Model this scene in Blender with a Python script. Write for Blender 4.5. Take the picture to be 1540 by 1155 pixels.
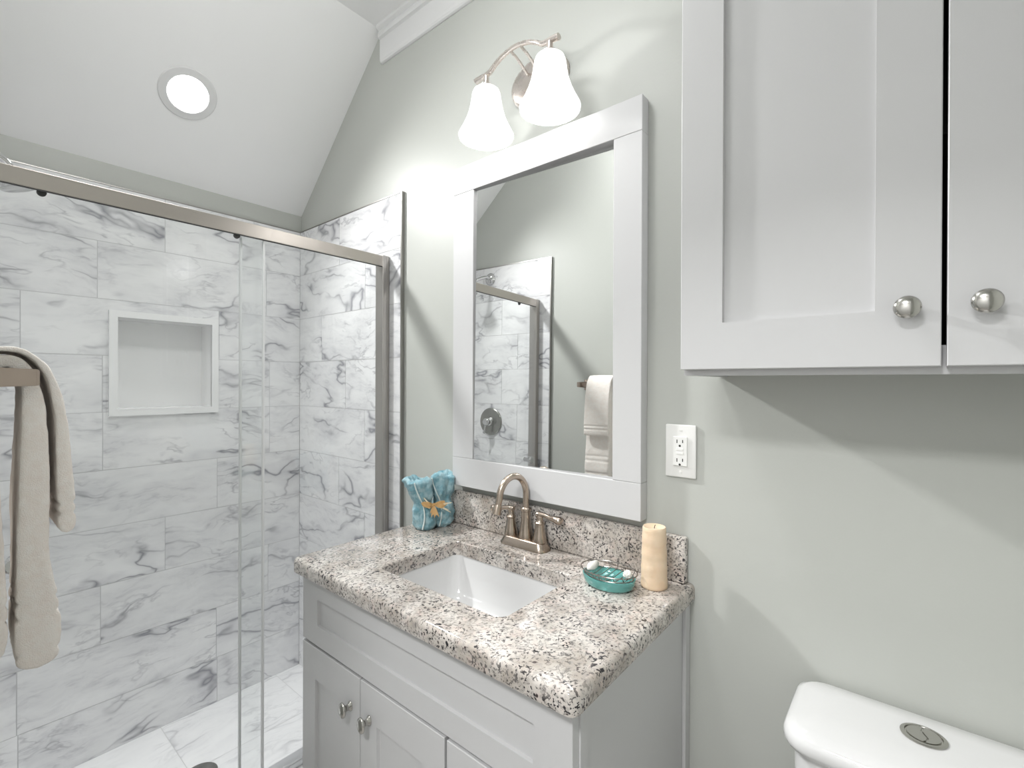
import bpy, bmesh, math, random
from mathutils import Vector, Matrix, noise
random.seed(7)
PI = math.pi
for o in list(bpy.data.objects): bpy.data.objects.remove(o)
S = bpy.context.scene
C = bpy.context.collection

# ---------------------------------------------------------------- camera
YAW, PIT, ROL, FPX = math.radians(39.663), math.radians(-0.153), math.radians(0.217), 719.64
F0 = Vector((-math.sin(YAW), math.cos(YAW), 0)); R0 = Vector((math.cos(YAW), math.sin(YAW), 0)); U0 = Vector((0, 0, 1))
F1 = F0*math.cos(PIT) + U0*math.sin(PIT); U1 = -F0*math.sin(PIT) + U0*math.cos(PIT)
R1 = R0*math.cos(ROL) + U1*math.sin(ROL); U2 = -R0*math.sin(ROL) + U1*math.cos(ROL)
cam_d = bpy.data.cameras.new('camera'); cam = bpy.data.objects.new('camera', cam_d); C.objects.link(cam)
cam_d.sensor_width = 36; cam_d.sensor_fit = 'HORIZONTAL'; cam_d.lens = FPX/1540*36; cam_d.clip_start = 0.01
m = Matrix((R1, U2, -F1)).transposed().to_4x4(); m.translation = Vector((0, -1.10, 1.35)); cam.matrix_world = m
S.camera = cam

# ---------------------------------------------------------------- world, exposure
W = bpy.data.worlds.new('world'); S.world = W; W.use_nodes = True
W.node_tree.nodes['Background'].inputs[0].default_value = (0.8, 0.85, 0.9, 1)
W.node_tree.nodes['Background'].inputs[1].default_value = 0.2
S.view_settings.view_transform = 'Standard'; S.view_settings.look = 'None'
S.view_settings.exposure = 0.52; S.view_settings.gamma = 1.0; S.view_settings.use_curve_mapping = False
S.cycles.max_bounces = 10; S.cycles.transparent_max_bounces = 16; S.cycles.diffuse_bounces = 6
S.cycles.glossy_bounces = 6; S.cycles.sample_clamp_indirect = 6; S.cycles.caustics_reflective = False; S.cycles.caustics_refractive = False
S.cycles.use_denoising = True

# light strengths (the lamps themselves are built further down)
L_RECESS = 42.0      # watts of the shower downlight
L_BULB = 0.16        # each vanity bulb
L_SHADE = 0.6        # glow of the glass shades
L_ROOM_FILL = 20.0      # glow of the unseen dome added on the flat ceiling for fill
L_HALL_FILL = 22.0        # unseen fill lamp added in the hall behind the camera

# ---------------------------------------------------------------- helpers
def obj(name, bm, mat, parent=None, smooth=False, angle=40):
    me = bpy.data.meshes.new(name)
    bmesh.ops.recalc_face_normals(bm, faces=bm.faces)
    bm.to_mesh(me); bm.free()
    for mm in (mat if isinstance(mat, (list, tuple)) else [mat]): me.materials.append(mm)
    if smooth:
        me.shade_smooth()
        try: me.set_sharp_from_angle(angle=math.radians(angle))
        except Exception: pass
    o = bpy.data.objects.new(name, me); C.objects.link(o)
    if parent is not None:
        o.parent = parent; o.matrix_parent_inverse = Matrix.Translation(parent.location).inverted() if parent.type == 'EMPTY' else Matrix.Identity(4)
    return o
def tag(o, label, cat, group=None):
    o['label'] = label; o['category'] = cat
    if group: o['group'] = group
    return o
def thing(name, label, cat, loc=(0, 0, 0), group=None):
    o = bpy.data.objects.new(name, None); C.objects.link(o); o.location = loc; o.empty_display_size = .05
    return tag(o, label, cat, group)
def struct(name, bm, mat, smooth=False):
    o = obj(name, bm, mat, None, smooth); o['kind'] = 'structure'; return o
def BM(): return bmesh.new()
def box(bm, x0, x1, y0, y1, z0, z1, bev=0, seg=2, mi=0):
    t = bmesh.new()
    vs = [t.verts.new((x, y, z)) for x in (x0, x1) for y in (y0, y1) for z in (z0, z1)]
    for f in ((0,1,3,2),(4,6,7,5),(0,4,5,1),(2,3,7,6),(0,2,6,4),(1,5,7,3)): t.faces.new([vs[i] for i in f])
    bmesh.ops.recalc_face_normals(t, faces=t.faces)
    if bev: bmesh.ops.bevel(t, geom=list(t.edges), offset=bev, segments=seg, profile=.5, affect='EDGES')
    for f in t.faces: f.material_index = mi
    merge(bm, t)
def merge(bm, t):
    me = bpy.data.meshes.new('tmp'); t.to_mesh(me); t.free(); bm.from_mesh(me); bpy.data.meshes.remove(me)
def bridge(bm, rings, closed=True, caps=True, mi=0):
    n = len(rings[0]); fs = []
    for a, b in zip(rings[:-1], rings[1:]):
        for i in range(n if closed else n-1):
            j = (i+1) % n
            fs.append(bm.faces.new((a[i], a[j], b[j], b[i])))
    if caps and closed:
        fs.append(bm.faces.new(rings[0][::-1])); fs.append(bm.faces.new(rings[-1]))
    for f in fs: f.material_index = mi
def lathe(bm, prof, origin=(0,0,0), axis='z', n=32, sx=1, sy=1, caps=True, rot=None, mi=0):
    o = Vector(origin); rings = []
    for r, h in prof:
        ring = []
        for i in range(n):
            a = 2*PI*i/n; p = Vector((r*math.cos(a)*sx, r*math.sin(a)*sy, h))
            if axis == 'y': p = Vector((p.x, p.z, p.y))
            elif axis == '-y': p = Vector((p.x, -p.z, p.y))
            elif axis == 'x': p = Vector((p.z, p.x, p.y))
            if rot: p = rot @ p
            ring.append(bm.verts.new(o+p))
        rings.append(ring)
    bridge(bm, rings, True, caps, mi)
def tube(bm, pts, r, n=12, closed=False, flat=1.0, up=Vector((0,0,1)), mi=0):
    pts = [Vector(p) for p in pts]; N = len(pts); rings = []
    rs = r if isinstance(r, (list, tuple)) else [r]*N
    prev = None
    for i, p in enumerate(pts):
        if closed: t = (pts[(i+1) % N]-pts[i-1]).normalized()
        else: t = (pts[min(i+1, N-1)]-pts[max(i-1, 0)]).normalized()
        if prev is None:
            a = t.cross(up)
            if a.length < 1e-3: a = t.cross(Vector((1,0,0)))
            a.normalize()
        else:
            a = prev - t*prev.dot(t); a.normalize()
        prev = a; b = t.cross(a)
        rings.append([bm.verts.new(p + (a*math.cos(2*PI*k/n) + b*math.sin(2*PI*k/n)*flat)*rs[i]) for k in range(n)])
    if closed: rings.append(rings[0])
    bridge(bm, rings, True, not closed, mi)
def spline(pts, k=6):
    P = [Vector(p) for p in pts]; out = []
    for i in range(len(P)-1):
        p0 = P[max(i-1,0)]; p1 = P[i]; p2 = P[i+1]; p3 = P[min(i+2, len(P)-1)]
        for j in range(k):
            t = j/k
            out.append(.5*((2*p1)+(p2-p0)*t+(2*p0-5*p1+4*p2-p3)*t*t+(3*p1-p0-3*p2+p3)*t**3))
    out.append(P[-1]); return out
def sub_rects(rect, holes):
    out = [rect]
    for h in holes:
        nxt = []
        for (a0, a1, b0, b1) in out:
            h0, h1, k0, k1 = max(a0,h[0]), min(a1,h[1]), max(b0,h[2]), min(b1,h[3])
            if h0 >= h1 or k0 >= k1: nxt.append((a0,a1,b0,b1)); continue
            if a0 < h0: nxt.append((a0,h0,b0,b1))
            if h1 < a1: nxt.append((h1,a1,b0,b1))
            if b0 < k0: nxt.append((h0,h1,b0,k0))
            if k1 < b1: nxt.append((h0,h1,k1,b1))
        out = nxt
    return out
def prism(bm, poly, fn, d0, d1, mi=0):
    """poly: 2D points, fn(a,b,d)->xyz"""
    A = [bm.verts.new(fn(a, b, d0)) for a, b in poly]; B = [bm.verts.new(fn(a, b, d1)) for a, b in poly]
    bridge(bm, [A, B], True, True, mi)

# ---------------------------------------------------------------- materials
def mat(name, col=(.8,.8,.8), rough=.5, metal=0, spec=.5, coat=0):
    M = bpy.data.materials.new(name); M.use_nodes = True; b = M.node_tree.nodes['Principled BSDF']
    b.inputs['Base Color'].default_value = (*col, 1); b.inputs['Roughness'].default_value = rough
    b.inputs['Metallic'].default_value = metal; b.inputs['Specular IOR Level'].default_value = spec
    b.inputs['Coat Weight'].default_value = coat
    return M
class NT:
    def __init__(s, M): s.t = M.node_tree; s.n = s.t.nodes; s.b = s.n.get('Principled BSDF')
    def add(s, k, **kw):
        n = s.n.new(k)
        for a, v in kw.items():
            if a.startswith('i_'):
                key = a[2:].replace('_', ' '); n.inputs[int(key) if key.isdigit() else key].default_value = v
            else: setattr(n, a, v)
        return n
    def ln(s, a, b): s.t.links.new(a, b)
    def ramp(s, src, stops, mode='LINEAR'):
        r = s.n.new('ShaderNodeValToRGB'); r.color_ramp.interpolation = mode
        e = r.color_ramp.elements
        while len(e) < len(stops): e.new(.5)
        for el, (p, c) in zip(e, stops):
            el.position = p; el.color = (c, c, c, 1) if isinstance(c, (int, float)) else (*c, 1)
        s.ln(src, r.inputs[0]); return r.outputs[0]
    def math(s, op, a, b=None):
        n = s.n.new('ShaderNodeMath'); n.operation = op
        for i, v in enumerate((a, b)):
            if v is None: continue
            if isinstance(v, (int, float)): n.inputs[i].default_value = v
            else: s.ln(v, n.inputs[i])
        return n.outputs[0]
    def mix(s, f, a, b, bt='MIX'):
        n = s.n.new('ShaderNodeMix'); n.data_type = 'RGBA'; n.blend_type = bt
        for i, v in ((0, f), (6, a), (7, b)):
            if isinstance(v, (int, float)): n.inputs[i].default_value = v
            elif isinstance(v, tuple): n.inputs[i].default_value = (*v, 1)
            else: s.ln(v, n.inputs[i])
        return n.outputs[2]
    def noise(s, vec, scale, detail=2, rough=.5, dist=0, out=0):
        n = s.n.new('ShaderNodeTexNoise'); n.inputs['Scale'].default_value = scale; n.inputs['Detail'].default_value = detail
        n.inputs['Roughness'].default_value = rough; n.inputs['Distortion'].default_value = dist
        s.ln(vec, n.inputs['Vector']); return n.outputs[out]
    def mapping(s, vec, sc=(1,1,1), rot=(0,0,0), loc=(0,0,0)):
        n = s.n.new('ShaderNodeMapping'); n.inputs['Scale'].default_value = sc; n.inputs['Rotation'].default_value = rot
        n.inputs['Location'].default_value = loc; s.ln(vec, n.inputs['Vector']); return n.outputs[0]
    def bump(s, h, strength=.2, dist=.01):
        n = s.n.new('ShaderNodeBump'); n.inputs['Strength'].default_value = strength; n.inputs['Distance'].default_value = dist
        s.ln(h, n.inputs['Height']); s.ln(n.outputs[0], s.b.inputs['Normal'])
    def coord(s, k='Object'): return s.n.new('ShaderNodeTexCoord').outputs[k]

def paint(name, col, rough, bstr=.06, bscale=180):
    M = mat(name, col, rough, spec=.35); t = NT(M); c = t.coord()
    t.bump(t.noise(c, bscale, 3), bstr, .002)
    n = t.noise(c, 2.2, 2); t.ln(t.mix(t.ramp(n, [(.3, 0), (.7, 1)]), tuple(x*.985 for x in col), col), t.b.inputs['Base Color'])
    return M
M_wall = paint('wall_paint', (.505, .518, .488), .42)
M_ceil = paint('ceiling_paint', (.89, .89, .89), .32, .03)
M_trim = paint('trim_paint', (.74, .74, .74), .35, .02)
M_cab = paint('cabinet_paint', (.60, .60, .605), .30, .02, 60)
M_frame = paint('mirror_frame_paint', (.615, .615, .62), .38, .02, 60)
M_dark = mat('cabinet_inside_shade', (.02, .02, .02), .8)  # near-black stands in for the shade inside the wall cabinet
M_white = mat('white_solid_surface', (.88, .88, .88), .22, coat=.2)
M_porc = mat('porcelain', (.655, .655, .655), .08, coat=.6)
M_plast = mat('white_plastic', (.82, .82, .80), .3)
M_slot = mat('socket_slots', (.03, .03, .03), .6)

def marble(name, seed=0, dark=1.0):
    M = mat(name, (.8,.8,.8), .11, spec=.5); t = NT(M)
    uv = t.coord('UV')
    base = t.mapping(uv, (1,1,1), (0,0,0), (seed, seed*.7, seed*.3))
    warp = t.noise(base, 3.0, 4, .55, 0, 1)
    wv = t.n.new('ShaderNodeVectorMath'); wv.operation = 'MULTIPLY_ADD'
    t.ln(warp, wv.inputs[0]); wv.inputs[1].default_value = (.16, .16, .16); t.ln(base, wv.inputs[2])
    v = wv.outputs[0]
    st = t.mapping(v, (1.0, 2.4, 1), (0, 0, math.radians(-24)))
    # thin dark veins : ridges of noise
    def ridge(scale, width, det=3, off=0, src=None):
        n = t.noise(t.mapping(src or st, loc=(off, off*.5, off)), scale, det, .55, .25)
        d = t.math('ABSOLUTE', t.math('SUBTRACT', n, .5))
        return t.ramp(d, [(0, 1), (width*.35, .55), (width, 0)])
    mask1 = t.ramp(t.noise(base, 4.2, 2, .5), [(.44, 0), (.60, 1)])
    mask2 = t.ramp(t.noise(t.mapping(base, loc=(5,3,1)), 5.5, 2, .5), [(.48, 0), (.66, 1)])
    v1 = t.math('MULTIPLY', ridge(2.1, .018), mask1)
    v2 = t.math('MULTIPLY', ridge(4.6, .026, 4, 7.3), mask2)
    halo = t.math('MULTIPLY', ridge(2.1, .10), mask1)
    cloud = t.ramp(t.noise(t.mapping(v, (1.2, 3.6, 1), (0,0,math.radians(-22))), 2.6, 6, .66), [(.40, 0), (.52, .35), (.70, 1)])
    fine = t.ramp(t.noise(t.mapping(v, (1.5, 6, 1), (0,0,math.radians(-22))), 9, 5, .7), [(.5, 0), (.72, 1)])
    cl = t.math('MULTIPLY', cloud, t.math('ADD', .45, fine))
    c = t.mix(t.math('MULTIPLY', cl, .68*dark), (.88, .88, .885), (.44, .44, .475))
    c = t.mix(t.math('MULTIPLY', halo, .38*dark), c, (.42, .42, .46))
    c = t.mix(t.math('MULTIPLY', v2, .55*dark), c, (.30, .30, .33))
    c = t.mix(t.math('MULTIPLY', v1, .80*dark), c, (.19, .19, .22))
    t.ln(c, t.b.inputs['Base Color'])
    return M
M_marble = marble('marble_tile')
M_marble_floor = marble('marble_floor_tile', 3.0, .45)
M_grout = mat('grout', (.60, .60, .605), .8)

def granite():
    M = mat('speckled_granite', (.7,.65,.6), .10, spec=.5, coat=.25); t = NT(M); c = t.coord()
    g = t.mapping(c, (1, 1, 1), (.3, .2, .5))
    warp = t.noise(g, 30, 2, .5, 0, 1)
    wv = t.n.new('ShaderNodeVectorMath'); wv.operation = 'MULTIPLY_ADD'; t.ln(warp, wv.inputs[0]); wv.inputs[1].default_value = (.02,.02,.02); t.ln(g, wv.inputs[2])
    v = wv.outputs[0]
    big = t.noise(v, 16, 3, .55)
    base = t.mix(t.ramp(big, [(.36, 0), (.62, 1)]), (.42, .375, .33), (.66, .62, .58))
    pink = t.ramp(t.noise(v, 45, 2, .5), [(.55, 0), (.68, 1)])
    base = t.mix(t.math('MULTIPLY', pink, .45), base, (.66, .54, .49))
    grey = t.ramp(t.noise(t.mapping(v, loc=(4,1,2)), 120, 3, .6), [(.50, 0), (.60, 1)])
    base = t.mix(t.math('MULTIPLY', grey, .60), base, (.33, .31, .29))
    dmask = t.ramp(t.noise(t.mapping(v, loc=(9,1,5)), 22, 2, .5), [(.38, .45), (.60, 1)])
    s1 = t.ramp(t.noise(t.mapping(v, (1, .75, 1), (0,0,.4), (2,7,3)), 185, 2.5, .6), [(.545, 0), (.58, 1)])
    base = t.mix(t.math('MULTIPLY', s1, dmask), base, (.028, .026, .030))
    vo = t.n.new('ShaderNodeTexVoronoi'); vo.inputs['Scale'].default_value = 85; t.ln(v, vo.inputs['Vector'])
    s2 = t.ramp(vo.outputs['Distance'], [(.14, 1), (.24, 0)])
    vm = t.ramp(t.noise(t.mapping(v, loc=(1,9,5)), 40, 2), [(.48, 0), (.56, 1)])
    base = t.mix(t.math('MULTIPLY', s2, vm), base, (.06, .045, .045))
    t.ln(base, t.b.inputs['Base Color']); return M
M_granite = granite()

def brushed(name, col, rough=.3, sc=(4, 300, 300)):
    M = mat(name, col, rough, 1.0); t = NT(M); c = t.coord()
    n = t.noise(t.mapping(c, sc), 1.0, 3)
    t.ln(t.math('ADD', rough-.06, t.math('MULTIPLY', n, .12)), t.b.inputs['Roughness'])
    return M
M_nickel = brushed('brushed_nickel', (.47, .435, .40), .30, (300, 4, 300))
M_nickel_v = brushed('brushed_nickel_upright', (.50, .48, .455), .30, (300, 300, 4))
M_bronze = brushed('warm_brushed_nickel', (.52, .44, .37), .24, (200, 200, 6))
M_post = brushed('towel_bar_nickel', (.42, .35, .30), .42, (40, 40, 40))
M_fix = brushed('satin_nickel', (.72, .66, .62), .28, (60, 60, 60))
M_knob = mat('knob_nickel', (.52, .51, .48), .16, 1.0)
M_chrome = mat('chrome', (.62, .62, .62), .08, 1.0)
M_valve = mat('valve_plate_nickel', (.36, .36, .34), .25, 1.0)
M_edge = mat('tile_edge_trim', (.40, .39, .37), .35, 1.0)
M_mirror = mat('mirror_silver', (.93, .94, .935), .004, 1.0)
M_gasket = mat('dark_seal', (.05, .05, .05), .6)

def glass(name, tint, ior=1.45, extra=0.0):
    M = bpy.data.materials.new(name); M.use_nodes = True; t = NT(M); t.n.remove(t.b)
    out = t.n['Material Output']
    tr = t.add('ShaderNodeBsdfTransparent'); tr.inputs[0].default_value = (*tint, 1)
    gl = t.add('ShaderNodeBsdfGlossy'); gl.inputs['Roughness'].default_value = .002
    fr = t.add('ShaderNodeFresnel'); fr.inputs[0].default_value = ior
    mx = t.add('ShaderNodeMixShader')
    geo = t.add('ShaderNodeNewGeometry')          # both faces of the pane counted once, on the side the light enters
    f = t.math('MULTIPLY', t.math('MINIMUM', t.math('MULTIPLY', fr.outputs[0], 1.7), 1.0), t.math('SUBTRACT', 1.0, geo.outputs['Backfacing']))
    t.ln(f, mx.inputs[0]); t.ln(tr.outputs[0], mx.inputs[1]); t.ln(gl.outputs[0], mx.inputs[2]); t.ln(mx.outputs[0], out.inputs[0])
    return M
M_glass = glass('shower_glass', (.985, .992, .99), 1.40)
def edge_glass():
    M = bpy.data.materials.new('glass_polished_edge'); M.use_nodes = True; t = NT(M)
    t.b.inputs['Base Color'].default_value = (.95, .955, .96, 1); t.b.inputs['Roughness'].default_value = .2
    tr = t.add('ShaderNodeBsdfTransparent'); tr.inputs[0].default_value = (.8, .85, .86, 1)
    mx = t.add('ShaderNodeMixShader'); mx.inputs[0].default_value = .85
    t.ln(tr.outputs[0], mx.inputs[1]); t.ln(t.b.outputs[0], mx.inputs[2]); t.ln(mx.outputs[0], t.n['Material Output'].inputs[0])
    return M
M_gedge = edge_glass()

def emit(name, col, s, shell=None):
    M = bpy.data.materials.new(name); M.use_nodes = True; t = NT(M)
    t.b.inputs['Base Color'].default_value = (.85, .85, .85, 1)
    t.b.inputs['Emission Color'].default_value = (*col, 1); t.b.inputs['Emission Strength'].default_value = s
    t.b.inputs['Roughness'].default_value = .3
    return M
M_shade = emit('opal_glass_lit', (1, .995, .99), L_SHADE)
M_bulb = emit('bulb_lit', (1, .98, .95), 7)
M_lens = emit('downlight_lens_lit', (1, .99, .98), 10)

def cloth(name, col, col2, bscale=700, bstr=.5, band=None):
    M = mat(name, col, .95, spec=.1); t = NT(M); c = t.coord()
    n = t.noise(c, bscale, 2, .6); n2 = t.noise(c, bscale*.12, 3, .6)
    h = t.math('ADD', n, t.math('MULTIPLY', n2, .8))
    t.bump(h, bstr, .003)
    t.ln(t.mix(t.ramp(n2, [(.35, 0), (.65, 1)]), col, col2), t.b.inputs['Base Color'])
    t.b.inputs['Sheen Weight'].default_value = .25
    return M
M_towel = cloth('cream_terry', (.90, .83, .775), (.93, .885, .84), 600, .45)
M_blue = cloth('blue_terry', (.17, .36, .43), (.40, .58, .63), 420, .9)
M_piping = cloth('pale_piping', (.62, .72, .72), (.70, .78, .77), 500, .3)
M_raffia = mat('raffia', (.55, .34, .14), .6)
M_raffia2 = mat('raffia_pale', (.74, .66, .50), .6)
def candle_mat():
    M = mat('cream_wax', (.80, .64, .46), .5, spec=.3); t = NT(M); c = t.coord()
    n = t.noise(t.mapping(c, (60, 60, 400)), 1, 3, .6); n2 = t.noise(c, 30, 3)
    t.ln(t.mix(n2, (.86, .72, .55), (.70, .50, .33)), t.b.inputs['Base Color']); t.bump(n, .25, .002)
    t.b.inputs['Subsurface Weight'].default_value = .15; t.b.inputs['Subsurface Radius'].default_value = (.01,.006,.003)
    return M
M_candle = candle_mat()
M_wax_top = mat('wax_top', (.80, .68, .55), .6)
def teal():
    M = mat('teal_glass', (.24, .72, .68), .06, coat=.5); b = M.node_tree.nodes['Principled BSDF']
    b.inputs['Transmission Weight'].default_value = .55; b.inputs['IOR'].default_value = 1.4
    return M
M_teal = teal()
M_soap = mat('white_soap', (.85, .84, .80), .35, coat=.3)
M_wire = mat('soap_basket_wire', (.30, .28, .26), .3, 1.0)
M_floor = mat('floor_tile', (.42, .40, .38), .35)

# ---------------------------------------------------------------- room shell
XL, XR, YB, YF = -2.202, 0.44, 0.0, -1.12
SL = .9144; ZS = 2.142 + SL*(XL + 2.185)     # ceiling height where it meets the left wall
ZF = 2.705; XK = (ZF - 2.142)/SL - 2.185      # flat ceiling height and the fold
NICHE = (-.682, -.381, 1.249, 1.580)          # y0 y1 z0 z1 opening
T = .10
# back wall (the one with the mirror)
bm = BM(); prism(bm, [(XL-T, 0), (XR+T, 0), (XR+T, 2.9), (XL-T, 2.9)], lambda a, b, d: (a, d, b), 0, T); wall_back = struct('wall_back', bm, M_wall)
# left wall with the niche cut out
bm = BM()
for (a0, a1, b0, b1) in sub_rects((YF, YB, 0, 2.35), [(NICHE[0]-.012, NICHE[1]+.012, NICHE[2]-.012, NICHE[3]+.012)]):
    box(bm, XL-.14, XL, a0, a1, b0, b1)
wall_left = struct('wall_left', bm, M_wall)
# front wall behind the camera, with the doorway the picture is taken from
DX0, DX1, DZ = -.66, .16, 2.04
bm = BM()
for (a0, a1, b0, b1) in sub_rects((XL-T, XR+T, 0, 2.9), [(DX0, DX1, -1, DZ)]):
    box(bm, a0, a1, YF-T, YF, b0, b1)
wall_front = struct('wall_front', bm, M_wall)
bm = BM(); box(bm, XR, XR+T, YF, YB, 0, 2.9); struct('wall_right', bm, M_wall)
bm = BM(); box(bm, XL-T, XR+T, YF-T, 0, -.1, 0); struct('floor', bm, M_floor)
bm = BM()
prism(bm, [(XL-T, ZS-SL*T), (XL, ZS), (XK, ZF), (XR+T, ZF), (XR+T, ZF+.12), (XK-.05, ZF+.12), (XL-T, ZS+.1)], lambda a, b, d: (a, d, b), YF-T, YB+.02)
struct('ceiling', bm, M_ceil)
# crown board under the flat ceiling
def crown(name, y, s):
    bm = BM()
    prof = [(0, 2.572), (.004, 2.5722), (.009, 2.575), (.012, 2.581), (.013, 2.590), (.013, 2.660), (.022, 2.664), (.024, 2.676), (.020, 2.688), (.030, 2.696), (.032, ZF), (0, ZF)]
    prism(bm, prof, lambda a, b, d: (d, y+s*a, b), XK+.004, XR)
    return struct(name, bm, M_trim)
crown('trim_1', YB, -1); crown('trim_2', YF, 1)
# casing of the doorway
bm = BM()
box(bm, DX0-.075, DX0, YF, YF+.016, 0, DZ+.075, .003); box(bm, DX1, DX1+.075, YF, YF+.016, 0, DZ+.075, .003); box(bm, DX0, DX1, YF, YF+.016, DZ, DZ+.075, .003)
struct('trim_3', bm, M_trim)
bm = BM(); box(bm, -.37, XR, YB-.014, YB, 0, .11, .003); struct('baseboard_back', bm, M_trim)
bm = BM(); box(bm, DX1+.075, XR, YF, YF+.014, 0, .11, .003); struct('baseboard_front', bm, M_trim)
# hall behind the doorway
HY = -2.45
bm = BM(); box(bm, -1.6, 1.2, HY, YF-T, -.1, 0); struct('floor', bm, M_floor)
bm = BM(); box(bm, -1.6, 1.2, HY, YF-T, 2.45, 2.55); struct('ceiling', bm, M_ceil)
bm = BM(); box(bm, -1.6, 1.2, HY-.1, HY, 0, 2.45); struct('wall_hall_front', bm, M_trim)
bm = BM(); box(bm, -1.7, -1.6, HY, YF-T, 0, 2.45); struct('wall_hall_left', bm, M_trim)
bm = BM(); box(bm, 1.2, 1.3, HY, YF-T, 0, 2.45); struct('wall_hall_right', bm, M_trim)

# ---------------------------------------------------------------- shower tiles
TT = .012; XT = -1.433
ROWS = [.03, .215, .42, .628, .831, 1.035, 1.24, 1.441, 1.641, 1.843, 2.045]
def tiles(name, parent, fn, span, joints, holes=(), seed=1, rows=ROWS, M=M_marble, g=.0011):
    rnd = random.Random(seed); bm = BM(); uvl = bm.loops.layers.uv.new('UVMap')
    for ri in range(len(rows)-1):
        z0, z1 = rows[ri], rows[ri+1]; js = sorted([j for j in joints[ri] if span[0]+.02 < j < span[1]-.02]); e = [span[0]] + js + [span[1]]
        for a0, a1 in zip(e[:-1], e[1:]):
            ox, oy, fl = rnd.uniform(0, 40), rnd.uniform(0, 40), rnd.choice((1, 1, -1))
            for (p0, p1, q0, q1) in sub_rects((a0, a1, z0, z1), holes):
                G = lambda v, lo, hi, s: v + (g*s if abs(v-lo) < 1e-6 else 0)
                c0 = p0+g if abs(p0-a0) < 1e-6 else p0; c1 = p1-g if abs(p1-a1) < 1e-6 else p1
                d0 = q0+g if abs(q0-z0) < 1e-6 else q0; d1 = q1-g if abs(q1-z1) < 1e-6 else q1
                vs = {}
                for i, a in enumerate((c0, c1)):
                    for j, b in enumerate((d0, d1)):
                        for k, d in enumerate((TT*.55, TT)): vs[i,j,k] = (bm.verts.new(fn(a, b, d)), a, b)
                for q in (((0,0,1),(1,0,1),(1,1,1),(0,1,1)), ((0,0,0),(0,0,1),(0,1,1),(0,1,0)), ((1,0,0),(1,1,0),(1,1,1),(1,0,1)), ((0,0,0),(1,0,0),(1,0,1),(0,0,1)), ((0,1,0),(0,1,1),(1,1,1),(1,1,0))):
                    f = bm.faces.new([vs[k][0] for k in q])
                    for l, k in zip(f.loops, q): l[uvl].uv = (vs[k][1]*fl+ox, vs[k][2]*fl+oy)
    return obj(name, bm, M, parent)
L = .573
def js(a, lo=-3, hi=3):
    out = []; k = a
    while k > lo: k -= L
    while k < hi:
        out.append(k); k += L
    return out
# left wall
bj = [js(-.93), js(-.36), js(-.727), js(-.537), js(-.358), js(-.722), js(-.15), js(-.926), js(-.737), js(-.539)]
fnL = lambda a, b, d: (XL+d, a, b)
hole = [(NICHE[0]-.012, NICHE[1]+.012, NICHE[2]-.012, NICHE[3]+.012)]
bm = BM()
for (a0, a1, b0, b1) in sub_rects((YF, YB, .03, 2.045), hole): box(bm, XL, XL+TT*.9, a0, a1, b0, b1)
gl = obj('grout_bed', bm, M_grout, wall_left)
tiles('tile_panel', wall_left, fnL, (YF+TT, YB-TT), bj, hole, 11)
bm = BM(); box(bm, XL, XL+TT+.0015, YF+TT, YB-TT, 2.045, 2.049); obj('edge_trim', bm, M_edge, wall_left)
# back wall shower side
vj = [js(-1.80), js(-1.62), js(-1.99), js(-1.66), js(-1.85), js(-1.662), js(-1.80), js(-1.993), js(-1.660), js(-1.85)]
XC = XL+TT
def side_wall(parent, y, s, joints, seed):
    bm = BM(); box(bm, XC, XT, min(y, y+s*TT*.9), max(y, y+s*TT*.9), .03, 2.045); obj('grout_bed', bm, M_grout, parent)
    tiles('tile_panel', parent, lambda a, b, d: (a, y+s*d, b), (XC, XT), joints, (), seed)
    bm = BM(); box(bm, XC, XT+.006, min(y, y+s*(TT+.0015)), max(y, y+s*(TT+.0015)), 2.045, 2.049)
    box(bm, XT, XT+.006, min(y, y+s*(TT+.0015)), max(y, y+s*(TT+.0015)), 0, 2.045)
    obj('edge_trim', bm, M_edge, parent)
side_wall(wall_back, YB, -1, vj, 5)
fj = [js(-1.7), js(-1.9), js(-1.66), js(-1.85), js(-1.65), js(-1.645), js(-1.757), js(-1.645), js(-1.76), js(-1.9)]
side_wall(wall_front, YF, 1, fj, 23)
# shower floor and curb
bm = BM(); uvl = bm.loops.layers.uv.new('UVMap')
rnd = random.Random(3)
ys = [YF, -.98, -.55, -.12, YB]; xs = [XL, -1.86, -1.555]
for i in range(2):
    for j in range(4):
        ox, oy = rnd.uniform(0, 30), rnd.uniform(0, 30); g = .001
        v = [bm.verts.new(p) for p in ((xs[i]+g, ys[j]+g, .030), (xs[i+1]-g, ys[j]+g, .030), (xs[i+1]-g, ys[j+1]-g, .030), (xs[i]+g, ys[j+1]-g, .030))]
        f = bm.faces.new(v)
        for l in f.loops: l[uvl].uv = (l.vert.co.y+ox, l.vert.co.x+oy)
fp = tag(obj('shower_floor', bm, M_marble_floor), 'pale marble-look shower floor behind the glass doors', 'shower floor'); fp['kind'] = 'structure'
bm = BM(); box(bm, XL, -1.555, YF, YB, 0, .0292); obj('grout_bed', bm, M_grout, fp)
bm = BM(); box(bm, -1.555, -1.445, YF, YB, 0, .118, .004)
cb = tag(obj('shower_curb', bm, M_white), 'low white shower curb under the sliding glass doors', 'shower curb')
t = thing('shower_drain', 'round dark metal drain set in the pale shower floor', 'drain', (-1.826, -.532, .030))
bm = BM(); lathe(bm, [(.052, 0), (.052, .002), (.046, .004), (.042, .0035), (.030, .0065), (.001, .0075)], (-1.826, -.532, .0302), n=32); obj('drain_ring', bm, M_valve, t, True)
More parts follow.
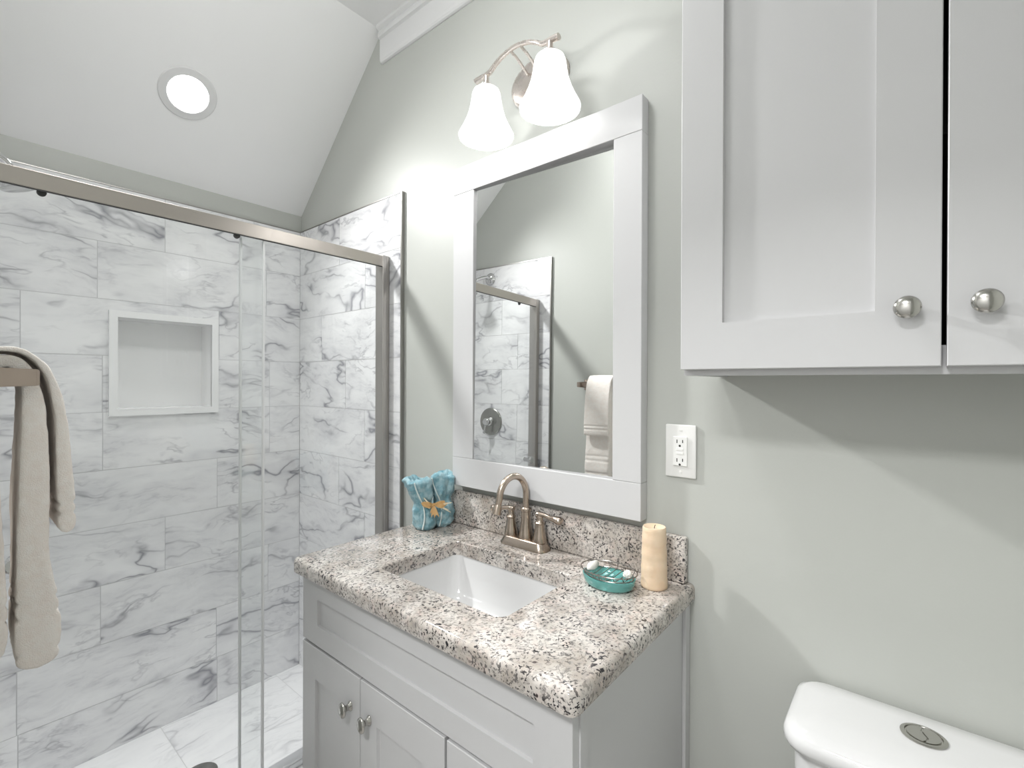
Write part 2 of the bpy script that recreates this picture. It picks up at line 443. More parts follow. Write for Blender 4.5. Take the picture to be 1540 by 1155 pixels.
# niche
t = thing('shower_niche', 'white square recessed shelf in the marble shower wall', 'shower niche', (XL, -.53, 1.225))
bm = BM()
o0, o1, p0, p1 = -.7065, -.3575, 1.2245, 1.6035
for (a0, a1, b0, b1) in sub_rects((o0, o1, p0, p1), [NICHE]):
    box(bm, XL+TT, XL+TT+.012, a0, a1, b0, b1)
bmesh.ops.remove_doubles(bm, verts=bm.verts, dist=1e-5)
obj('niche_frame', bm, M_white, t)
bm = BM()
d = .10
box(bm, XL-d-.008, XL-d, NICHE[0]-.01, NICHE[1]+.01, NICHE[2]-.01, NICHE[3]+.01)
for (a0, a1, b0, b1) in sub_rects((NICHE[0]-.01, NICHE[1]+.01, NICHE[2]-.01, NICHE[3]+.01), [NICHE]):
    box(bm, XL-d, XL+TT+.004, a0, a1, b0, b1)
obj('niche_box', bm, M_white, t)

# ---------------------------------------------------------------- shower door
XD = -1.50
t = thing('shower_enclosure', 'brushed nickel framed sliding glass shower door across the marble shower', 'shower door', (XD-.02, -.56, .118))
y0, y1 = YF+TT+.002, YB-TT-.001
bm = BM(); box(bm, XD-.045, XD-.0082, y0, y1, 1.7955, 1.818, .001); box(bm, XD-.0082, XD, y0, y1, 1.779, 1.818, .001); obj('header_rail', bm, M_nickel, t)
bm = BM(); box(bm, XD-.0078, XD-.0010, y0+.03, y1-.03, 1.7775, 1.779); obj('header_seal', bm, M_gasket, t)
for (a, b) in ((y1-.030, y1), (y0, y0+.030)):
    bm = BM(); box(bm, XD-.045, XD+.001, a, b, .138, 1.821, .002)
    for k in range(3):
        xx = XD+.001; yy = a+.006+k*.009
        box(bm, xx, xx+.0012, yy, yy+.003, .14, 1.818)
    obj('wall_jamb', bm, M_nickel_v, t)
bm = BM(); box(bm, XD-.045, XD+.002, y0, y1, .118, .138, .002)
box(bm, XD-.010, XD+.002, y0, y1, .138, .146, .001); obj('bottom_track', bm, mat('pale_aluminium', (.75,.76,.77), .35, 1.0), t)
def pane(name, x, a, b):
    bm = BM(); box(bm, x-.004, x+.004, a, b, .148, 1.792)
    for f in bm.faces:
        n = f.normal
        if abs(n.y) > .9: f.material_index = 1
    # bright polished bevel strip along the free edge
    o = obj(name, bm, [M_glass, M_gedge], t); return o
p_fix = pane('fixed_glass_panel', XD-.031, -.520, y1-.028)
p_sl = pane('sliding_glass_panel', XD-.013, y0+.028, -.462)
for (p, yy, x) in ((p_fix, -.520, XD-.031), (p_sl, -.462, XD-.013)):
    bm = BM(); box(bm, x-.0055, x+.0055, yy-.003, yy+.003, .148, 1.777, .0015); obj('edge_seal', bm, M_gedge, p)
# rollers peeking below the header
for yy in (-.534, -.945):
    bm = BM(); lathe(bm, [(.001, -.003), (.0085, -.003), (.0085, .003), (.001, .003)], (XD-.0225, yy, 1.779), axis='x', n=16); obj('roller', bm, M_gasket, p_sl, True)
bm = BM(); lathe(bm, [(.001, 0), (.012, 0), (.011, .014), (.012, .026), (.018, .034), (.020, .044), (.016, .049), (.001, .049)], (XD-.009, -.99, .957), axis='x', n=24)
kn = obj('pull_knob', bm, M_chrome, p_sl, True)

# shower head and valve on the front wall
t = thing('overhead_shower', 'chrome shower head on a curved arm near the top of the shower wall', 'shower head', (-1.85, YF+TT, 1.977))
bm = BM(); lathe(bm, [(.036, 0), (.036, .003), (.030, .010), (.014, .016), (.001, .016)], (-1.85, YF+TT, 1.977), axis='y', n=28); obj('flange', bm, M_chrome, t, True)
bm = BM(); tube(bm, spline([(-1.85, YF+.02, 1.977), (-1.852, YF+.05, 1.982), (-1.86, YF+.09, 1.968), (-1.868, YF+.135, 1.945), (-1.873, YF+.150, 1.927)]), .0095, 14); obj('arm', bm, M_chrome, t, True)
q = Vector((0, .35, -.94)).normalized().to_track_quat('Z', 'Y').to_matrix()
bm = BM(); lathe(bm, [(.001, -.005), (.012, -.004), (.014, .006), (.018, .016), (.036, .034), (.042, .040), (.042, .050), (.037, .054), (.001, .054)], (-1.873, YF+.150, 1.925), n=32, rot=q); obj('head', bm, M_chrome, t, True)
t = thing('shower_valve', 'round dark nickel shower control plate with a lever handle', 'shower valve', (-1.832, YF+TT, 1.135))
bm = BM(); lathe(bm, [(.080, 0), (.080, .004), (.076, .008), (.045, .010), (.001, .010)], (-1.832, YF+TT, 1.135), axis='y', n=48); obj('plate', bm, M_valve, t, True)
bm = BM(); lathe(bm, [(.026, .009), (.024, .03), (.020, .034), (.020, .055), (.016, .060), (.001, .060)], (-1.832, YF+TT, 1.135), axis='y', n=28)
tube(bm, [(-1.832, YF+.055, 1.13), (-1.838, YF+.06, 1.10), (-1.846, YF+.062, 1.068)], [.008, .006, .007], 10); obj('handle', bm, M_chrome, t, True)

# ---------------------------------------------------------------- downlight
cL = Vector((-1.949, -.534, 0)); cL.z = 2.142+SL*(cL.x+2.185)
nL = Vector((SL, 0, -1)).normalized()
rotL = nL.to_track_quat('Z', 'Y').to_matrix()
def downlight(label, c, rot, nrm, watts, spread=150):
    t = thing('recessed_downlight', label, 'ceiling light', c, None)
    bm = BM(); lathe(bm, [(.060, .002), (.063, .006), (.086, .004), (.089, .0005), (.0605, .0005)], c, n=48, rot=rot, caps=False); obj('trim_ring', bm, M_trim, t, True)
    bm = BM(); lathe(bm, [(.061, .0008), (.061, .003), (.001, .0045)], c, n=48, rot=rot); obj('lens', bm, M_lens, t, True)
    ld = bpy.data.lights.new('downlight_lamp', 'SPOT'); ld.shadow_soft_size = .05; ld.energy = watts; ld.color = (1, 1, .995); ld.spot_size = math.radians(spread); ld.spot_blend = 1.0
    ld.use_nodes = True; lt = ld.node_tree; em = lt.nodes['Emission']      # linear fall-off in place of inverse-square, keeps near walls from burning out
    lf = lt.nodes.new('ShaderNodeLightFalloff'); lf.inputs['Strength'].default_value = 1.0; lt.links.new(lf.outputs['Linear'], em.inputs['Strength'])
    lo = bpy.data.objects.new('downlight_lamp', ld); C.objects.link(lo); lo.location = Vector(c) + nrm*.055
    lo.rotation_euler = (-nrm).to_track_quat('Z', 'Y').to_euler()
    lo.parent = t; lo.matrix_parent_inverse = Matrix.Translation(t.location).inverted()
    return t
downlight('round recessed downlight glowing in the sloped ceiling above the shower', cL, rotL, nL, L_RECESS, 142)
t = thing('dome_fill_lamp', 'unseen white dome fill lamp added flush to the flat bathroom ceiling', 'ceiling light', (-.85, -.74, ZF))  # unseen dome, added to raise the ambient light on ceiling and walls
bm = BM(); lathe(bm, [(.165, 0), (.165, -.012), (.158, -.016), (.150, -.012), (.150, 0)], (-.85, -.74, ZF-.0005), n=40); obj('fill_rim', bm, M_trim, t, True)
bm = BM(); lathe(bm, [(.149, -.012), (.147, -.030), (.135, -.055), (.105, -.078), (.060, -.092), (.001, -.096)], (-.85, -.74, ZF-.0005), n=40); obj('fill_dome', bm, emit('dome_fill_glow', (1, 1, 1), L_ROOM_FILL), t, True)

# hall lamp, added out of view as soft fill through the doorway
t = thing('hall_fill_lamp', 'unseen round fill lamp added to the hall ceiling outside the doorway', 'ceiling light', (-.25, -1.8, 2.45))
bm = BM(); lathe(bm, [(.20, 0), (.20, -.02), (.17, -.05), (.10, -.075), (.001, -.082)], (-.25, -1.8, 2.4495), n=40); obj('fill_dome', bm, emit('hall_fill_glow', (1,.98,.96), 3), t, True)
ld = bpy.data.lights.new('hall_fill_light', 'AREA'); ld.shape = 'DISK'; ld.size = .42; ld.energy = L_HALL_FILL; ld.color = (1, 1, 1)
lo = bpy.data.objects.new('hall_fill_light', ld); C.objects.link(lo); lo.location = (-.25, -1.8, 2.355); lo.parent = t; lo.matrix_parent_inverse = Matrix.Translation(t.location).inverted()

# ---------------------------------------------------------------- mirror
t = thing('wall_mirror', 'tall rectangular mirror in a wide white wooden frame above the vanity', 'mirror', (-.808, 0, 1.0216))
FX0, FX1, FZ0, FZ1 = -1.131, -.4865, 1.0216, 2.034
IX0, IX1, IZ0, IZ1 = -1.041, -.5615, 1.112, 1.949
YM = -.035
for nm, r in (('top_rail', (FX0, FX1, IZ1, FZ1)), ('bottom_rail', (FX0, FX1, FZ0, IZ0)), ('stile', (FX0, IX0, IZ0, IZ1)), ('stile', (IX1, FX1, IZ0, IZ1))):
    bm = BM(); box(bm, r[0], r[1], YM, -.001, r[2]+.0002, r[3]-.0002, .0012, 1); obj(nm, bm, M_frame, t)
bm = BM(); box(bm, IX0-.002, IX1+.002, -.006, -.002, IZ0-.002, IZ1+.002); obj('backing_board', bm, M_frame, t)
yaw, pit = math.radians(1.75), math.radians(.38)
nrm = Vector((math.sin(yaw)*math.cos(pit), -math.cos(yaw)*math.cos(pit), math.sin(pit)))
M0 = Vector((-.81, -.0215, 1.53))
bm = BM()
def onm(x, z, off=0): return Vector((x, M0.y - (nrm.x*(x-M0.x) + nrm.z*(z-M0.z))/nrm.y + off, z))
e = .0004
A = [bm.verts.new(onm(x, z)) for x, z in ((IX0+e, IZ0+e), (IX1-e, IZ0+e), (IX1-e, IZ1-e), (IX0+e, IZ1-e))]
B = [bm.verts.new(onm(x, z, .004)) for x, z in ((IX0+e, IZ0+e), (IX1-e, IZ0+e), (IX1-e, IZ1-e), (IX0+e, IZ1-e))]
bridge(bm, [A, B]); obj('mirror_glass', bm, M_mirror, t)

# ---------------------------------------------------------------- vanity light
VX, VY, Q = -.8245, -.10, 1.0204
t = thing('vanity_light', 'brushed nickel two-arm wall light with lit white bell shades above the mirror', 'wall light', (VX, 0, 2.2))
bm = BM(); lathe(bm, [(.100, 0), (.100, .006), (.094, .014), (.080, .020), (.040, .024), (.001, .025)], (-.812, -.0005, 2.205), axis='-y', n=48, sx=1, sy=.70); obj('backplate', bm, M_fix, t, True)
HZ = lambda z: 1.35+(z-1.35)*Q
pts = [(-.141, 2.203), (-.125, 2.205), (-.092, 2.207), (-.072, 2.219), (-.045, 2.232), (0, 2.240), (.045, 2.232), (.072, 2.219), (.092, 2.207), (.125, 2.205), (.141, 2.203)]
bm = BM(); P3 = spline([(VX+a*Q, VY, HZ(b)) for a, b in pts], 5)
tube(bm, P3, [.007 + .003*min(1, abs((p.x-VX)/.141))**3 for p in P3], 14, flat=.75); obj('arch_bar', bm, M_fix, t, True)
for dx in (-.016, .018):
    bm = BM(); tube(bm, spline([(VX+dx, VY, HZ(2.236)), (VX+dx, -.065, HZ(2.230)), (VX+dx, -.018, 2.225)], 4), .0042, 10); obj('arm', bm, M_fix, t, True)
for k, sx in enumerate((-.101, .115)):
    cx = VX+sx*Q
    bm = BM(); lathe(bm, [(.007, 2.222), (.008, 2.205), (.010, 2.196), (.018, 2.192), (.026, 2.187), (.026, 2.181), (.001, 2.181)], (cx, VY, 0), n=28); obj('shade_holder', bm, M_fix, t, True)
    prof = [(.022, 2.1835), (.031, 2.182), (.037, 2.177), (.0405, 2.168), (.0425, 2.155), (.0450, 2.138), (.0495, 2.118), (.0565, 2.097), (.0655, 2.077), (.0735, 2.062), (.0785, 2.052), (.0775, 2.0455)]
    inner = [(r-.0035, z) for r, z in prof[::-1]]
    inner[-1] = (.020, 2.179)
    bm = BM(); lathe(bm, prof+inner, (cx, VY, 0), n=48, caps=False)
    sh = obj('lamp_shade', bm, M_shade, t, True, 80)
    bm = BM(); lathe(bm, [(.001, 2.072), (.016, 2.076), (.026, 2.090), (.028, 2.104), (.022, 2.124), (.014, 2.136), (.013, 2.170), (.001, 2.170)], (cx, VY, 0), n=24)
    obj('bulb', bm, M_bulb, t, True)
    ld = bpy.data.lights.new('bulb_lamp', 'POINT'); ld.energy = L_BULB; ld.shadow_soft_size = .028; ld.color = (1, .995, .985)
    lo = bpy.data.objects.new('bulb_lamp', ld); C.objects.link(lo); lo.location = (cx, VY, 2.050); lo.parent = t; lo.matrix_parent_inverse = Matrix.Translation(t.location).inverted()

# ---------------------------------------------------------------- outlet
ox0, ox1, oz0, oz1 = -.4385, -.3680, 1.1335, 1.2550
t = thing('power_outlet', 'white two-socket safety outlet on the wall right of the mirror', 'outlet', ((ox0+ox1)/2, 0, oz0))
bm = BM(); box(bm, ox0, ox1, -.0065, -.0003, oz0, oz1, .0028, 3); obj('cover_plate', bm, M_plast, t, True, 60)
xc = (ox0+ox1)/2
zc = (oz0+oz1)/2
bm = BM(); box(bm, xc-.0165, xc+.0165, -.0105, -.006, zc-.0335, zc+.0335, .001); rc = obj('receptacle', bm, M_plast, t)
for s in (1, -1):
    bm = BM(); zz = zc+s*.0215
    box(bm, xc-.0075, xc-.0055, -.0108, -.0100, zz-.003, zz+.005); box(bm, xc+.0055, xc+.0075, -.0108, -.0100, zz-.002, zz+.005)
    lathe(bm, [(.0026, .0100), (.0026, .0108)], (xc, 0, zz-.009), axis='-y', n=12)
    obj('socket_slots', bm, M_slot, rc)
for s in (1, -1):
    bm = BM(); box(bm, xc-.008, xc+.008, -.0116, -.010, zc+s*.0045-.003, zc+s*.0045+.003, .0006); obj('test_button', bm, M_plast, rc)
    bm = BM(); lathe(bm, [(.0032, .006), (.0030, .0074), (.001, .0078)], (xc, 0, zc+s*.048), axis='-y', n=16); obj('screw', bm, M_plast, t, True)

# ---------------------------------------------------------------- shaker panels
def shaker(bm, x0, x1, z0, z1, yf, th=.019, st=.06, rl=None, rec=.007):
    """slab door facing -y with a recessed centre panel"""
    rl = rl or st; yb = yf+th; e = .0012
    def loop(dx, dz, y): return [bm.verts.new(p) for p in ((x0+dx, y, z0+dz), (x1-dx, y, z0+dz), (x1-dx, y, z1-dz), (x0+dx, y, z1-dz))]
    bridge(bm, [loop(0, 0, yb), loop(0, 0, yf+e), loop(e, e, yf), loop(st, rl, yf), loop(st+.0006, rl+.0006, yf+rec)])
def knob(name, x, y, z, parent, r=.016, proj=.026, flat=1.0, sx=1.0):
    bm = BM(); lathe(bm, [(.0085, 0), (.0085, .002), (.0055, .006), (.005, .012), (.007, .015), (r*.8, .0175), (r, .0205), (r*.97, .0235), (r*.7, proj), (r*.3, proj+.0012), (.0008, proj+.0015)], (x, y, z), axis='-y', n=36, sx=sx, sy=flat)
    return obj(name, bm, M_knob, parent, True, 60)

# ---------------------------------------------------------------- vanity cabinet
VF = -.485
cx0, cx1 = -1.222, -.386
t = thing('vanity_cabinet', 'white shaker vanity cabinet standing under the granite sink top', 'vanity cabinet', (-.805, -.25, 0))
bm = BM()
yb = VF+.020
box(bm, cx0, cx0+.018, yb, -.002, .0, .857); box(bm, cx1-.018, cx1-.003, yb+.018, -.002, .0, .857)     # sides
box(bm, cx0+.018, cx1-.018, yb+.02, -.01, .09, .108); box(bm, cx0+.018, cx1-.018, -.012, -.002, .09, .857)
box(bm, cx0+.018, cx1-.018, yb+.045, yb+.062, 0, .09)
# face frame
for r in ((cx0, cx0+.04, .09, .857), (cx1-.04, cx1, .09, .857)): box(bm, r[0]+.0005 if r[0] == cx0 else r[0], r[1], yb-.0005, yb+.018, r[2], r[3])
box(bm, cx0+.04, cx1-.04, yb, yb+.018, .828, .857); box(bm, cx0+.04, cx1-.04, yb, yb+.018, .665, .70); box(bm, cx0+.04, cx1-.04, yb, yb+.018, .09, .13)
box(bm, -.69, -.655, yb, yb+.018, .13, .67)
obj('carcass', bm, M_cab, t)
bm = BM(); box(bm, cx1-.003, cx1+.005, -.028, -.001, 0, .857, .001); obj('scribe_moulding', bm, M_cab, t)
bm = BM(); shaker(bm, cx0+.004, cx1-.003, .684, .853, VF, .019, .074, .052); obj('false_drawer_front', bm, M_cab, t)
d1 = BM(); shaker(d1, cx0+.004, -.9555, .10, .677, VF, .019, .063, .080); dr1 = obj('door', d1, M_cab, t)
d2 = BM(); shaker(d2, -.9525, -.6735, .10, .677, VF, .019, .063, .080); dr2 = obj('door', d2, M_cab, t)
knob('knob', -.992, VF, .600, dr1, .013, .026, 1.35); knob('knob', -.917, VF, .600, dr2, .013, .026, 1.35)
for z0, z1 in ((.49, .677), (.296, .486), (.10, .292)):
    bm = BM(); box(bm, -.667, cx1-.003, VF, VF+.019, z0, z1, .0015, 1); dw = obj('drawer_front', bm, M_cab, t)
    if z1 < .6: knob('knob', -.53, VF, (z0+z1)/2, dw, .013, .026, 1.35)

# ---------------------------------------------------------------- granite top
TX0, TX1, TY, TZ0, TZ1 = -1.234, -.371, -.508, .857, .895
SX0, SX1, SY0, SY1 = -1.000, -.603, -.402, -.140
def rrect(x0, x1, y0, y1, r, k=6):
    out = []
    for (cx, cy, a0) in ((x1-r, y1-r, 0), (x0+r, y1-r, 90), (x0+r, y0+r, 180), (x1-r, y0+r, 270)):
        for i in range(k+1):
            a = math.radians(a0+90*i/k); out.append((cx+r*math.cos(a), cy+r*math.sin(a)))
    return out
t = thing('granite_countertop', 'speckled grey and cream granite vanity top with a rectangular sink cutout', 'countertop', (-.80, -.25, TZ0))
def slab_ring(bm, outer, inner, prof_o):
    pass
bm = BM()
k = 6
def outer(off): # straight against the wall, rounded front corners
    x0, x1, y0, y1 = TX0+off, TX1-off, TY+off, -.0005
    r = max(.018-off, .004); pts = []
    for (cx, cy, a0, rr) in ((x1, y1, 0, 0), (x0, y1, 90, 0), (x0+r, y0+r, 180, r), (x1-r, y0+r, 270, r)):
        for i in range(k+1):
            a = math.radians(a0+90*i/k); pts.append((cx+rr*math.cos(a), cy+rr*math.sin(a)))
    return pts
inn = rrect(SX0, SX1, SY0, SY1, .022, k); inn2 = rrect(SX0-.003, SX1+.003, SY0-.003, SY1+.003, .025, k)
prof = [(.004, TZ0), (.001, TZ0+.0015), (.0, TZ0+.006), (.0, TZ1-.012), (.0015, TZ1-.006), (.0045, TZ1-.002), (.010, TZ1)]
rings = [[bm.verts.new((x, y, z)) for x, y in outer(o)] for o, z in prof]
rings.append([bm.verts.new((x, y, TZ1)) for x, y in inn2]); rings.append([bm.verts.new((x, y, TZ1-.003)) for x, y in inn]); rings.append([bm.verts.new((x, y, TZ0)) for x, y in inn])
bridge(bm, rings, True, False)
n = len(rings[0])
for i in range(n): bm.faces.new((rings[-1][i], rings[-1][(i+1) % n], rings[0][(i+1) % n], rings[0][i]))
bmesh.ops.remove_doubles(bm, verts=bm.verts, dist=1e-5)
obj('slab', bm, M_granite, t, True, 35)
bm = BM(); box(bm, -1.165, -.386, -.0205, -.0006, TZ1+.0002, 1.001, .005, 3); obj('backsplash', bm, M_granite, t, True, 35)

# sink
t = thing('undermount_sink', 'white rectangular undermount sink set in the granite top', 'sink', (-.8, -.27, .72))
bm = BM()
prof = [(-.020, .8568), (-.020, .850), (.002, .8500), (.004, .835), (.014, .775), (.034, .742), (.075, .7325)]
def sr(o, z):
    r = max(.012, .032+o*.6)
    pts = rrect(SX0+o, SX1-o, SY0+o, SY1-o, r, 7); return [bm.verts.new((x, y, z)) for x, y in pts]
top_in = [( -.020, .8568), (-.002, .8568), (.000, .846), (.006, .815), (.016, .765), (.030, .744), (.055, .736), (.105, .7325)]
rings = [sr(o, z) for o, z in top_in]
c = bm.verts.new((-.802, -.271, .731)); bridge(bm, rings, True, False)
for i in range(len(rings[-1])): bm.faces.new((rings[-1][i], rings[-1][(i+1) % len(rings[-1])], c))
out = [(-.020, .8568), (-.020, .846), (-.006, .842), (-.002, .815), (.008, .760), (.024, .735), (.055, .724), (.105, .722)]
ro = [sr(o, z) for o, z in out]; bridge(bm, ro, True, False); bm.faces.new(ro[-1])
bmesh.ops.remove_doubles(bm, verts=bm.verts, dist=1e-5)
obj('basin', bm, M_porc, t, True, 50)
bm = BM(); lathe(bm, [(.001, .0045), (.018, .004), (.020, .001), (.031, .0005), (.031, -.004), (.001, -.004)], (-.802, -.271, .735), n=32); obj('drain', bm, M_bronze, t, True)

# ---------------------------------------------------------------- faucet
FXc, FYc, Z = -.822, -.049, TZ1+.0003
t = thing('sink_faucet', 'warm brushed nickel faucet with a gooseneck spout and two lever handles', 'faucet', (FXc, FYc, Z))
bm = BM()
def stad(hw, hd, z, kx=8):
    pts = []
    r = hd*.8
    return [bm.verts.new((FXc+x, FYc+y, z)) for x, y in rrect(-hw, hw, -hd, hd, r, kx)]
bridge(bm, [stad(.0785, .0275, Z), stad(.0785, .0275, Z+.003), stad(.074, .0245, Z+.010), stad(.069, .0215, Z+.019), stad(.066, .0195, Z+.0225), stad(.058, .014, Z+.0235)])
obj('base_plate', bm, M_bronze, t, True, 50)
bm = BM(); lathe(bm, [(.0205, .022), (.0205, .026), (.0185, .036), (.0145, .060), (.0130, .080), (.0128, .096), (.0155, .098), (.0160, .101), (.0155, .104), (.0125, .106), (.011, .108)], (FXc, FYc+.004, Z), n=32); obj('spout_body', bm, M_bronze, t, True)
R = .051; cy = FYc+.004-R; zt = Z+.108+.040
pts = [(FXc, FYc+.004, Z+.104), (FXc, FYc+.004, Z+.13)]
for i in range(0, 19):
    a = math.radians(i*10.0); pts.append((FXc - .010*(i/18), cy+R*math.cos(a), zt+R*1.02*math.sin(a)))
pts += [(FXc-.011, cy-R-.003, zt-.012), (FXc-.012, cy-R-.006, zt-.028)]
bm = BM(); tube(bm, pts, [.0092]*(len(pts)-2)+[.0092, .0090], 20); obj('spout', bm, M_bronze, t, True)
bm = BM(); tube(bm, [(FXc-.011, cy-R-.0035, zt-.016), (FXc-.0115, cy-R-.005, zt-.022), (FXc-.0125, cy-R-.009, zt-.040)], [.0098, .0112, .0118], 20); obj('spout_tip', bm, M_bronze, t, True)
for s in (-1, 1):
    hx = FXc+s*.0508; hy = FYc
    bm = BM(); lathe(bm, [(.0195, .0225), (.0195, .026), (.0165, .040), (.0130, .060), (.0120, .070), (.0140, .072), (.0140, .075), (.0105, .078), (.0090, .082), (.0088, .094), (.0102, .096), (.0098, .100), (.001, .101)], (hx, hy, Z), n=28)
    h = obj('handle_body', bm, M_bronze, t, True)
    dv = Vector((s*1.0, .10 if s > 0 else -.10, 0)).normalized()
    p = Vector((hx, hy, Z+.094))
    bm = BM(); path = [p + dv*d + Vector((0, 0, z)) for d, z in ((-.009, .002), (.004, .003), (.018, .002), (.034, -.002), (.050, -.004), (.062, -.006), (.068, -.008))]
    tube(bm, spline(path, 3), [.0085, .0092, .0092, .0086, .0078, .0074, .0072, .0072, .0074, .0080, .0090, .0104, .0118, .0130, .0136, .0132, .0118, .0096, .0045], 14, flat=.8); obj('lever', bm, M_bronze, h, True)

# ---------------------------------------------------------------- things on the counter
ZC = TZ1+.0004
# candle
t = thing('pillar_candle', 'cream pillar candle standing at the right end of the granite top', 'candle', (-.437, -.072, ZC))
bm = BM(); prof = []
for i in range(25):
    u = i/24; prof.append((.0290-.0032*u+.0004*math.sin(u*25)+.0003*math.sin(u*61), .130*u+.002))
lathe(bm, [(.027, 0)]+prof+[(.0240, .1345), (.0205, .1335), (.0165, .1305), (.001, .1300)], (-.437, -.072, ZC), n=40); obj('wax_body', bm, M_candle, t, True, 60)
bm = BM(); tube(bm, [(-.437, -.072, ZC+.129), (-.4365, -.072, ZC+.134), (-.4350, -.0715, ZC+.138)], .0009, 6); obj('wick', bm, mat('charred_wick', (.12,.09,.07), .9), t)
# soap dish
dx, dy = -.518, -.132
t = thing('soap_dish', 'oval teal glass soap dish with a wire basket on top', 'soap dish', (dx, dy, ZC))
bm = BM(); lathe(bm, [(.045, 0), (.052, .001), (.058, .006), (.0620, .020), (.0620, .023), (.0585, .0232), (.050, .012), (.001, .008)], (dx, dy, ZC), n=48, sx=1.0, sy=.72); obj('glass_base', bm, M_teal, t, True, 60)
bm = BM(); el = lambda a, r, z: (dx+r*math.cos(a), dy+r*.72*math.sin(a), z)
tube(bm, [el(2*PI*i/40, .066, ZC+.036) for i in range(40)], .0013, 6, True)
tube(bm, [el(2*PI*i/40, .057, ZC+.0245) for i in range(40)], .0012, 6, True)
obj('wire_rim', bm, M_wire, t, True)
bm = BM()
for k in range(-3, 4):
    x = k*.0165; h = .72*math.sqrt(max(.066**2-x*x, 0)); hb = .72*math.sqrt(max(.057**2-x*x, 0))
    tube(bm, [(dx+x, dy-h, ZC+.040), (dx+x, dy-h, ZC+.036), (dx+x*.95, dy-hb, ZC+.025), (dx+x*.9, dy, ZC+.0225), (dx+x*.95, dy+hb, ZC+.025), (dx+x, dy+h, ZC+.036), (dx+x, dy+h, ZC+.040)], .0010, 6)
obj('wire_ribs', bm, M_wire, t, True)
def blob(bm, c, r, amp, seed, sq=(1,1,1), fq=40, sub=3):
    tb = bmesh.new(); bmesh.ops.create_icosphere(tb, subdivisions=sub, radius=1)
    for v in tb.verts:
        p = v.co.copy(); nn = noise.noise(p*fq*.05+Vector((seed, 0, 0)))
        v.co = Vector(c)+Vector((p.x*r*sq[0], p.y*r*sq[1], p.z*r*sq[2]))*(1+amp*nn)
    merge(bm, tb)
bm = BM(); blob(bm, (dx-.038, dy-.004, ZC+.0365), .013, .2, 3, (.75, 1.75, .75), 30)
tag(obj('soap_bar', bm, M_soap, None, True, 180), 'small white rounded soap at the left end of the wire basket', 'soap')
bm = BM(); blob(bm, (dx+.044, dy+.004, ZC+.0340), .0095, .35, 9, (1.0, 1.1, .95), 60)
tag(obj('seashell', bm, M_soap, None, True, 30), 'small white shell at the right end of the wire basket', 'seashell')

# blue rolled washcloths tied with raffia
t = thing('washcloth_bundle', 'pair of rolled pale blue washcloths tied with a raffia bow beside the backsplash', 'washcloths', (-1.125, -.11, ZC))
def roll(cx, cy, H, r0, seed, lean, flare, sx=1.0):
    bm = BM(); n = 72; K = 44; rings = []
    for j in range(K+1):
        u = j/K; z = u*H
        bot = 1-.22*math.exp(-((u)/.05)**2)
        pinch = 1-.24*math.exp(-((u-.50)/.11)**2)
        fl = 1+flare*max(0, (u-.55)/.45)**1.3
        if u > .93: fl *= 1-.9*((u-.93)/.07)**2*.35
        ring = []
        for i in range(n):
            a = 2*PI*i/n
            fold = .10*math.sin(3*a+seed+u*1.5)+.06*math.sin(7*a+seed*2-u*3)
            q = Vector((math.cos(a)*2, math.sin(a)*2, u*5+seed))
            nz = noise.noise(q*1.3)*.14+noise.noise(q*4)*.08+noise.noise(q*11)*.05+noise.noise(q*26)*.03
            band = .035*math.sin(u*38+math.sin(a+seed)) if u < .45 else 0
            r = r0*bot*pinch*fl*(1+fold*(.5+u*.8)+nz+band)
            if u > .6: zz = z+.006*math.sin(2*a+seed)*(u-.6)/.4+.002*math.sin(5*a)*(u-.6)/.4
            else: zz = z
            ring.append(bm.verts.new((cx+lean[0]*u*u+r*math.cos(a)*sx, cy+lean[1]*u*u+r*math.sin(a), ZC+zz)))
        rings.append(ring)
    # spiral crater on top
    top = rings[-1]; cxx = sum((v.co for v in top), Vector())/n
    for s, dz in ((.82, -.004), (.66, -.016), (.52, -.006), (.36, -.014), (.18, -.006)):
        rings.append([bm.verts.new(cxx+(v.co-cxx)*s+Vector((0, 0, dz))) for v in top])
    bridge(bm, rings); return obj('rolled_washcloth', bm, M_blue, t, True, 70)
ra = roll(-1.162, -.122, .158, .0345, 1.3, (-.010, -.020), .26)
rb = roll(-1.150, -.064, .166, .0350, 4.1, (.0, .004), .10)
for rr_, (cx, cy, H) in ((ra, (-1.162, -.122, .158)), (rb, (-1.150, -.064, .166))):
    bm = BM(); pts = []
    for i in range(16):
        u = i/15; a = -.9+.2*math.sin(u*5)
        rr = .038*(1-.24*math.exp(-((u-.50)/.11)**2))*(1+.20*max(0, (u-.55)/.45))
        pts.append((cx+rr*math.cos(a)-.008*u*u, cy+rr*math.sin(a)-.012*u*u, ZC+.006+u*(H-.014)))
    tube(bm, pts, .0022, 8); obj('edge_piping', bm, M_piping, rr_, True)
bow = Vector((-1.122, -.122, ZC+.080))
def ribbon(bm, pts, w, seed, mi=0):
    P = spline(pts, 6); n = len(P); A = []; B = []
    for i, p in enumerate(P):
        tt = (P[min(i+1, n-1)]-P[max(i-1, 0)]).normalized(); s = tt.cross(Vector((.77, -.6, .1))).normalized()
        ww = w*(.35+math.sin(PI*(i+.6)/(n+.2)))
        A.append(p+s*ww*.5); B.append(p-s*ww*.5)
    dn = Vector((.0006, -.0005, 0))
    rings = [[bm.verts.new(q) for q in (a+dn, b+dn, b-dn, a-dn)] for a, b in zip(A, B)]
    bridge(bm, rings, True, True, mi)
bm = BM()
rt = Vector((.62, .78, 0)); rnd = random.Random(5)
